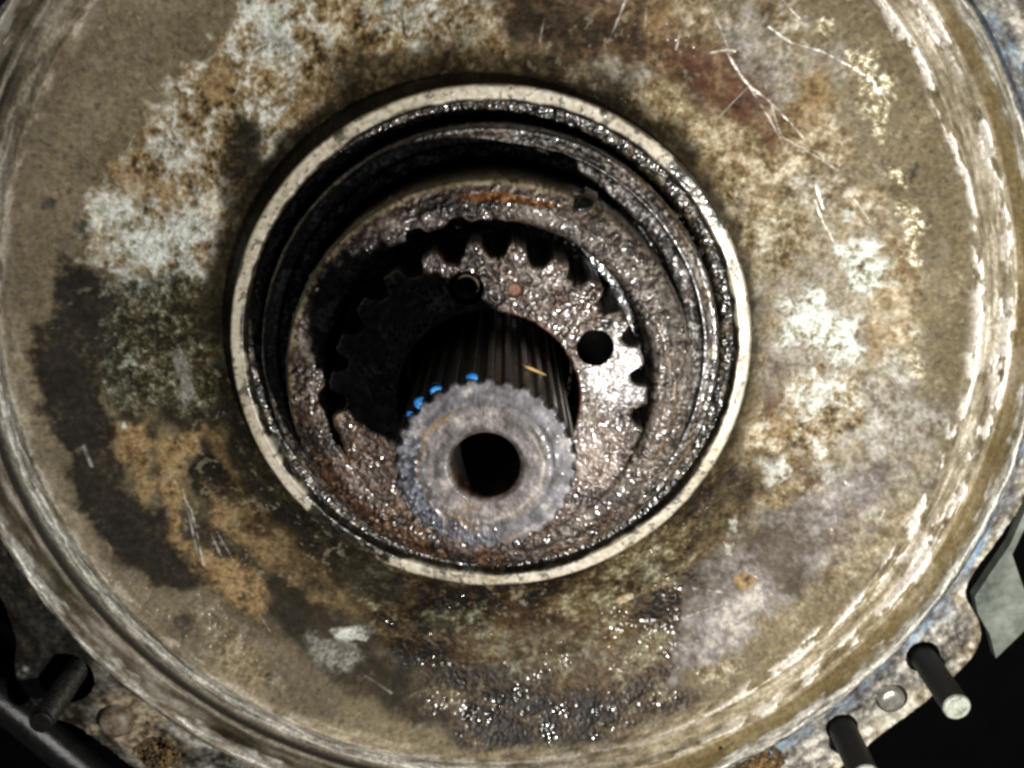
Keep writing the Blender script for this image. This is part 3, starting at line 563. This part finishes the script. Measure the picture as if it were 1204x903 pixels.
# pale machined seat ring standing round the bore
def paint_seat(P, x, y, z, r, t, s):
    a = t*295
    n = .5*fbm(a*.4, r, 16, 4, 701)+.5*fbm(x, y, 4, 3, 702)
    P.mix(np.ones(len(x)), ramp(n, [(.1, '#8f846c'), (.35, '#b5ab95'), (.6, '#c6bda9'), (.9, '#dcd5c6')]), .5, .1, .12, 0, (n-.5)*.35)
    d = sstep(.78, .86, fbm(x, y, 6, 3, 703)); c, ro, me, g, k, l = M_darkoil(x, y)
    P.mix(d*.7, c, ro, me, g, k, -.8)
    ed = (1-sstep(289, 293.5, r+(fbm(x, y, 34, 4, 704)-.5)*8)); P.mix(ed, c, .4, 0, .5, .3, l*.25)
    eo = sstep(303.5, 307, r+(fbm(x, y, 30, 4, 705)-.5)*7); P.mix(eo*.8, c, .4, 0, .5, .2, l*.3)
    dt = np.degrees(t)
    for a0, a1, op in SEAT_GRIME:
        am = (a0+a1)/2; hw = (a1-a0)/2; dd = np.abs((dt-am+180) % 360-180)+(fbm(x, y, 14, 3, 706)-.5)*9
        m = (1-sstep(hw-1.5, hw+1.5, dd))*op*(1 if op > .7 else sstep(.4, .55, fbm(x, y, 8, 3, 707))); P.mix(m, c, .35, 0, .7, .5, l*1.3)
    hl = sstep(.8, .98, np.cos(t-math.radians(8)))*sstep(.3, .5, fbm(a*.3, r, 8, 3, 708))  # highlight on the +x side of the ring, painted as paler metal
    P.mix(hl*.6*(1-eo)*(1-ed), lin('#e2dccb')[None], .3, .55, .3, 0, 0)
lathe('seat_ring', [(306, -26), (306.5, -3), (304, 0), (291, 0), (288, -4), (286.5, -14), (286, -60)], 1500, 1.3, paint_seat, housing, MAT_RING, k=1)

# bore wall between seat and race, with the black gap
def paint_bore(P, x, y, z, r, t, s):
    c, ro, me, g, k, l = M_darkoil(x, y); n = fbm(x, y, 4, 3, 721)
    P.mix(np.ones(len(x)), c*.7, .3, 0, .9, .7, l*1.4+(n-.5)*4)
    f = sstep(.62, .8, fbm(x, y, 7, 3, 722))*(r > 274); P.mix(f*.7, ramp(n, [(.2, '#4e3a24'), (.7, '#7b705f')]), .35, .2, .9, .5, 1)
lathe('bore_wall', [(288, -15), (281, -16), (275, -18), (271, -26), (270, -80), (200, -85)], 1300, 1.8, paint_bore, housing, MAT_HUB, k=1)

# ---------------------------------------------------------------- race ring
race = thing('bearing_race', 'grey gritty ring with brown streaks set just inside the pale seat ring', 'bearing ring', (0, 0, -60))
def paint_race(P, x, y, z, r, t, s):
    a = t*255
    n = .4*fbm(a*.25, r, 9, 4, 731)+.6*fbm(x, y, 3.6, 3, 732); n = np.clip((n-.5)*1.5+.5, 0, 1)
    P.mix(np.ones(len(x)), ramp(n, [(.1, '#15120e'), (.35, '#352f29'), (.55, '#56514c'), (.78, '#7e7a76'), (.95, '#b2b0ac')]), .34, .3, .7, .35, (n-.5)*1.6)
    for rr, w in ((260.5, 1.6), (246.5, 2.0)):
        g = np.exp(-((r-rr-(fbm(a*.1, r*0, 8, 2, 733)-.5)*3)/w)**2); P.mix(g*.9, lin('#0d0a07')[None], .3, 0, .5, .5, -2.2)
    br = sstep(.5, .66, fbm(a*.12, r, 7, 4, 734))*sstep(248, 253, r); P.mix(br*.7, ramp(n, [(.2, '#241a10'), (.5, '#4a3825'), (.8, '#75603f')]), .4, 0, .6, .4, .6)
    lo = sstep(.3, .8, -np.sin(t))*.6; P.mix(lo*sstep(.35, .6, fbm(a*.3, r, 12, 3, 735)), lin('#2a1c10')[None], .2, 0, .8, .8, 0)
lathe('outer_ring', [(266, -40), (265.5, 13), (264, 19), (261, 22), (252, 25), (248, 25), (244, 21), (235, 18), (230, 16), (228, 9), (227, -60)], 1400, 1.4, paint_race, race, MAT_HUB, k=1)

# ---------------------------------------------------------------- hub
hub = thing('drum_hub', 'wet brown oily drum hub around the toothed plate, its wall sunk in black shadow', 'hub', (0, 0, -80))
def hub_grit(x, y, seed=0):
    g = fbm(x, y, 3.5, 2, 741+seed, .4); h = fbm(x, y, 9, 3, 742+seed)
    return g, h
def paint_hub(P, x, y, z, r, t, s):
    a = t*195; g, h = hub_grit(x, y); sm_ = .35+.65*sstep(.38, .6, fbm(x, y, 26, 3, 758)); g = .5+(g-.5)*sm_; ck = .15+.85*sstep(.42, .62, fbm(x, y, 13, 3, 769)); n = np.clip((.5*fbm(a*.5, r, 22, 3, 743)+.5*g-.5)*1.5+.5, 0, 1)
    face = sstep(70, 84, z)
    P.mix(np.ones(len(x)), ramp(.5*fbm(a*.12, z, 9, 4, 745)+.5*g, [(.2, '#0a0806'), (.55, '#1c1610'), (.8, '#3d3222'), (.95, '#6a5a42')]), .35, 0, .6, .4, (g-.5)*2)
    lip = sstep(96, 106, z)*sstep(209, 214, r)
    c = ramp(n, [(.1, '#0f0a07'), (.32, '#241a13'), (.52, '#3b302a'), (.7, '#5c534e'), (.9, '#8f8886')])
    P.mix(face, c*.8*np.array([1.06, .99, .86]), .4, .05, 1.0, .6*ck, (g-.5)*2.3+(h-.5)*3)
    gx = sstep(.1, .6, np.cos(t-math.radians(5)))            # drier greyer side
    P.mix(gx*face*.75, ramp(np.clip((.3*h+.7*g-.5)*1.4+.5, 0, 1), [(.15, '#241d16'), (.42, '#423a31'), (.65, '#605950'), (.9, '#8b867e')]), .5, .12, .9, .18, (g-.5)*3.5)
    for rr, w, a0 in ((200, 3.2, 12), (190, 2.2, -5)):
        m = np.exp(-((r-rr-(fbm(a*.1, 0*r, 9, 2, 746)-.5)*5)/w)**2)*sstep(.62, .9, np.cos(t-math.radians(a0)))*face
        P.mix(m*.6*sstep(.42, .62, fbm(a*.3, r, 16, 3, 749)), ramp(g, [(.2, '#2a1c10'), (.6, '#6a4a28'), (.9, '#8e6a42')]), .45, 0, .6, .2, -1.2)
    b2 = sstep(.5, .62, fbm(a*.2, r, 16, 3, 747))*sstep(.93, .985, np.cos(t-math.radians(80)))*face*sstep(194, 199, r)*(1-sstep(203, 208, r))
    P.mix(b2, ramp(g, [(.2, '#3a2010'), (.6, '#6f4422'), (.9, '#9a6c40')]), .25, 0, .7, .6, 1)
    P.mix(lip*sstep(.0, .7, np.cos(t-math.radians(125))), ramp(n, [(.2, '#3a3020'), (.5, '#6e604a'), (.8, '#93876f')]), .45, 0, .4, .1, 0)
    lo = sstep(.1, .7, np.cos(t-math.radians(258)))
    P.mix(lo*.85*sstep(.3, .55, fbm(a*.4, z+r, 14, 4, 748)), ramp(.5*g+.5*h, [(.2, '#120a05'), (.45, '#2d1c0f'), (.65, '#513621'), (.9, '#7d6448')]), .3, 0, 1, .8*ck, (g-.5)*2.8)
    sx, sy = HUB_SLOT; q = np.hypot((x-sx)*.85+(y-sy)*.5, ((y-sy)*.85-(x-sx)*.5)*2.2)
    m = 1-sstep(13, 17, q); P.mix(m*face, lin('#050403')[None], .3, 0, .3, .5, -9)
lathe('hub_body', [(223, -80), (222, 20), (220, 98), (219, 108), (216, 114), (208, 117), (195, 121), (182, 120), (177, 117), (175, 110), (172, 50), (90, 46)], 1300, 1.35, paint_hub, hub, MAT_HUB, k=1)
sweep('key', [(HUB_SLOT[0]-14, HUB_SLOT[1]+10, 110), (HUB_SLOT[0]-4, HUB_SLOT[1]+6, 112), (HUB_SLOT[0]+6, HUB_SLOT[1]-1, 110)], 1.8, hub, SHINY, 8)

# ---------------------------------------------------------------- toothed plate
plate = thing('toothed_plate', 'shiny wet toothed plate with round bolt holes encircling the splined shaft', 'gear plate', (0, 0, 60))
NT = 23; RO = 163.0; RN = 11.6; RC = 158.0; TH0 = math.radians(9.0)
def notch_r(T):
    p = 2*np.pi/NT; k = np.round((T-TH0)/p); d = (T-TH0)-k*p
    hsh = np.abs(np.sin(k*12.9898)*43758.5453) % 1.0
    rc = RC+(hsh-.5)*3; rn = RN+(np.abs(np.sin(k*78.233)*1731.7) % 1.0-.5)*3
    sq = rn**2-(rc*np.sin(d))**2
    r = np.where(sq > 0, rc*np.cos(d)-np.sqrt(np.maximum(sq, 0)), RO)
    dg = np.degrees((k*p+TH0+np.pi) % (2*np.pi)-np.pi); fill = ((dg < -14) & (dg > -166))
    r = np.where(fill, np.maximum(r, RO-2.5), r)
    return np.minimum(r, RO)
def plate_mod(R, Z, T):
    q = np.clip((R-93)/(RO-93), 0, 1)**1.0; ro = notch_r(T)
    
    for q_ in range(14): ro = (2*ro+np.roll(ro, 1, 1)+np.roll(ro, -1, 1))/4
    R2 = np.where(R > 93, 93+q*(ro-93), R)
    for hx, hy, hr in PLATE_HOLES:
        X = R2*np.cos(T); Y = R2*np.sin(T); d = np.hypot(X-hx, Y-hy); m = (d < hr) & (d > hr-3.0) & (Z > 160)
        k = np.where(m, hr/np.maximum(d, 1e-6), 1); X = hx+(X-hx)*k; Y = hy+(Y-hy)*k
        R2 = np.hypot(X, Y); T = np.where(m, np.arctan2(Y, X), T)
    return R2, Z, T
def paint_plate(P, x, y, z, r, t, s):
    g, h = hub_grit(x, y, 20); sm_ = .35+.65*sstep(.4, .6, fbm(x, y, 24, 3, 759)); g = .5+(g-.5)*sm_; ck = .15+.85*sstep(.42, .62, fbm(x, y, 13, 3, 768)); n = np.clip((.35*fbm(x, y, 26, 3, 753)+.65*g-.5)*1.5+.5, 0, 1)
    P.mix(np.ones(len(x)), ramp(n, [(.1, '#18110d'), (.35, '#33281f'), (.55, '#463a33'), (.75, '#655b50'), (.95, '#968e83')]), .4, .12, 1.0, .6*ck, (g-.5)*2.2+(h-.5)*2.5)
    br = sstep(.45, .68, fbm(x, y, 30, 4, 754)); P.mix(br*.55, ramp(g, [(.2, '#1f140d'), (.55, '#4a3326'), (.85, '#75594a')]), .3, .1, 1, .75*ck, (g-.5)*3.6)
    sm = sstep(.25, .75, np.exp(-(((x-128)/34)**2+((y-30)/52)**2))+(fbm(x, y, 26, 3, 755)-.5)*.35)
    P.mix(sm*.8, ramp(.6*h+.4*g, [(.2, '#7d7876'), (.55, '#aaa6a4'), (.85, '#d5d2d0')]), .32, .55, .6, .4, (g-.5)*1.8)
    s2 = sstep(.3, .75, np.exp(-(((x-112)/32)**2+((y+62)/42)**2))+(fbm(x, y, 22, 3, 756)-.5)*.4)
    P.mix(s2*.75, ramp(.6*h+.4*g, [(.2, '#57463c'), (.55, '#87766b'), (.85, '#a69990')]), .45, .2, .4, .2, (g-.5)*1.5)
    lf = sstep(-20, -95, x)*sstep(60, -20, y); P.mix(lf*.8, ramp(.5*g+.5*h, [(.2, '#1a100a'), (.5, '#3d2a1b'), (.75, '#634a35'), (.95, '#948066')]), .3, .0, 1, .8*ck, (g-.5)*2.6)
    dx, dy = DIMPLE; m = 1-sstep(5, 9, np.hypot(x-dx, y-dy)); P.mix(m, lin('#6a3c22')[None], .5, 0, .4, 0, -2)
    ri = 1-sstep(95, 100, r+(fbm(x, y, 10, 3, 757)-.5)*5); P.mix(ri*.8, ramp(g, [(.2, '#1c0f08'), (.7, '#5c3720')]), .3, 0, .7, .5, 0)
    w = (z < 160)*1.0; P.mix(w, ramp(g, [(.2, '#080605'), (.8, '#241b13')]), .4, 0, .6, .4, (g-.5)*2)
lathe('plate_disc', [(93, 60), (93, 166), (94.5, 169), (159, 169), (161.5, 168), (RO, 165), (RO, 60)], 1500, 1.25, paint_plate, plate, MAT_HUB, rmod=plate_mod, k=1,
      drop=lambda X, Y, Z: np.any([(np.hypot(X-hx, Y-hy) < hr+.5) & (Z > 158) for hx, hy, hr in PLATE_HOLES], axis=0))
for hx, hy, hr in PLATE_HOLES:
    prim('bolt_hole', [((hx, hy, 168.3), hr+.8), ((hx, hy, 160), hr+.6), ((hx, hy, 90), hr+.4), ((hx, hy, 90), .5)], plate, BLACK, 40, True)
hx, hy, hr = PLATE_HOLES[1]
BRASSY = simple_mat('brown_lacquered_steel', [(.3, '#1d1710'), (.7, '#4d4130')], .35, .4, 1/8, .3)
dw = prim('dowel_sleeve', [((hx, hy-1, 100), 14), ((hx, hy-1, 158), 14), ((hx, hy-1, 160), 12.5), ((hx, hy-1, 159), 10), ((hx, hy-1, 120), 9)], plate, BRASSY, 32, True)

# ---------------------------------------------------------------- splined shaft
shaft = thing('splined_shaft', 'thick grey splined shaft end with a round black bore standing out of the hub', 'shaft', (0, 0, 50))
NS = 31
def shaft_mod(R, Z, T):
    k = np.clip((R-70)/9, 0, 1); w = .5+.5*np.cos(NS*T); w = sstep(.2, .8, w)*np.where(Z > 341, .62, 1.0)*(.9+.12*np.sin(3*T+.6))
    wob = 1+.004*np.sin(7*T+1)+.003*np.sin(13*T)
    return np.where(R > 64, (R-k*w*6.0)*wob, R), Z, T
def paint_shaft(P, x, y, z, r, t, s):
    g = fbm(x, y, 3.4, 3, 761); h = fbm(x, y, 11, 4, 762); a = t*60; k = fbm(a*.2, r, 5, 4, 763)
    n = np.clip((.18*g+.5*h+.32*k-.5)*1.5+.5, 0, 1)
    P.mix(np.ones(len(x)), ramp(n, [(.08, '#272423'), (.32, '#3d3b3f'), (.54, '#4e4c51'), (.74, '#625f62'), (.95, '#8a8583')]), .55, .2, .25, .04, (n-.5)*.7*(1-.7*sstep(68, 76, r)))
    inn = (1-sstep(51, 59, r+(h-.5)*8)); P.mix(inn*.55, ramp(n, [(.1, '#332c25'), (.5, '#5c544c'), (.9, '#8a827b')]), .5, .2, .35, .05, (n-.5)*.8)
    arc = np.exp(-((r-57-(h-.5)*4)/2.2)**2)*sstep(.1, .8, np.cos(t-math.radians(195))+.15); P.mix(arc*.8, lin('#8d6f42')[None], .4, .1, .5, .2, -.6)
    arc2 = np.exp(-((r-50-(h-.5)*4)/1.6)**2)*sstep(.3, .8, np.cos(t-math.radians(-20))); P.mix(arc2*.35, lin('#a59a8c')[None], .4, .3, .5, 0, .6)
    gr = np.exp(-((r-60.5)/1.5)**2)*.5; P.mix(gr*sstep(.35, .6, k), lin('#322c28')[None], .4, 0, .5, .3, -.8)
    wl = sstep(.2, .8, np.cos(t-math.radians(215)))*sstep(46, 60, r); P.mix(wl*.7, ramp(g, [(.2, '#1a1a1f'), (.5, '#3c3f49'), (.85, '#70747f')]), .3, .2, .7, .35, (g-.5)*1.6)
    lo = sstep(.5, .9, np.cos(t-math.radians(265)))*sstep(.5, .7, fbm(x, y, 9, 3, 764)); P.mix(lo*.35, lin('#6d5840')[None], .4, 0, .6, .2, .5)
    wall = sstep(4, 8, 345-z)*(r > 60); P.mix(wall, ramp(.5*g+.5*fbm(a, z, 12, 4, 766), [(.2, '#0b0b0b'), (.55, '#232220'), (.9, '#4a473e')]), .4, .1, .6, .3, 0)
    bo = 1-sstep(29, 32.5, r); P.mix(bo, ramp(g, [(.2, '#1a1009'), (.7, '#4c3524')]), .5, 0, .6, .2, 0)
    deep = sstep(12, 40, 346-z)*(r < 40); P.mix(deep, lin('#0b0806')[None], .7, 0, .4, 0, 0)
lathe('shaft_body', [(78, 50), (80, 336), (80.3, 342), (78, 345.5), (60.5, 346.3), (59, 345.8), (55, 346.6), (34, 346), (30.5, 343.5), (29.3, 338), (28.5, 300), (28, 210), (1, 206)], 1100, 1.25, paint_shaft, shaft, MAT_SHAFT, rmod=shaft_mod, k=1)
for i, (a, zz, r, rr) in enumerate(BLUE_GLINTS):  # glints of blue light on the tooth tips, modelled as coloured dabs
    k = round((a*NS/math.pi-1)/2); a = (2*k+1)*math.pi/NS
    rng = np.random.default_rng(i); top = 342.5-rng.uniform(0, 1.5); ln = rng.uniform(7, 11)
    pts = [(79.2*math.cos(a+rng.uniform(-.02, .02)), 79.2*math.sin(a+rng.uniform(-.02, .02)), top+.6-ln*q) for q in (0, .25, .5, .75, 1)]
    sweep('blue_glint', pts, r*1.3, shaft, BLUE, 10, taper=[.55, .95, rng.uniform(.8, 1.1), rng.uniform(.6, .9), .25])

tag = sweep('straw', STRAW_PTS, 1.4, None, STRAW, 6, base=STRAW_PTS[0], taper=[.5, 1, 1.2, 1, .4])
tag['label'] = 'short pale bit of straw caught against the shaft splines'; tag['category'] = 'straw'

# ---------------------------------------------------------------- things behind and beside the housing
pl = prism('metal_plate', PLATE, -75, -60, None, GREEN, base=(PLATE[0][0], PLATE[0][1], -75))
pl['label'] = 'flat grey green metal plate showing behind the housing flange'; pl['category'] = 'plate'
hs = sweep('rubber_hose', HOSE_PTS, 24, None, HOSE, 20, base=HOSE_PTS[0])
hs['label'] = 'shiny black hose running below the threaded stud'; hs['category'] = 'hose'
def clump(name, cx, cy, z, rx, ry, count, seed, label, mat):
    rng = np.random.default_rng(seed); V = []; F = []
    for _ in range(count):
        a = rng.uniform(0, 6.28); q = math.sqrt(rng.random()); c = np.array((cx+rx*q*math.cos(a), cy+ry*q*math.sin(a), z+rng.uniform(0, 8)*(1-q))); r = rng.uniform(1.5, 5)
        b = len(V)
        for d in ((1, 0, 0), (0, 1, 0), (-1, 0, 0), (0, -1, 0), (0, 0, 1), (0, 0, -1)): V.append((c+np.array(d)*r*rng.uniform(.6, 1.2, 3)+rng.normal(size=3)*.4-np.array((cx, cy, z)))*S)
        for i in range(4): F += [(b+i, b+(i+1) % 4, b+4), (b+(i+1) % 4, b+i, b+5)]
    me = bpy.data.meshes.new(name); me.from_pydata([tuple(v) for v in V], [], F); me.update()
    o = link_mesh(name, me, None, mat, (cx, cy, z)); o['kind'] = 'stuff'; o['label'] = label; o['category'] = 'dirt'
    return o
clump('dirt_crumbs', GRIT_AT[0][0], GRIT_AT[0][1], 20, 48, 26, 420, 3, 'crumbly brown dirt caked on the bottom edge of the flange', GRIT)
clump('dirt_crumbs', GRIT_AT[1][0], GRIT_AT[1][1], 18, 36, 30, 260, 4, 'black and tan dirt packed beside the rusty bolt head', GRIT)
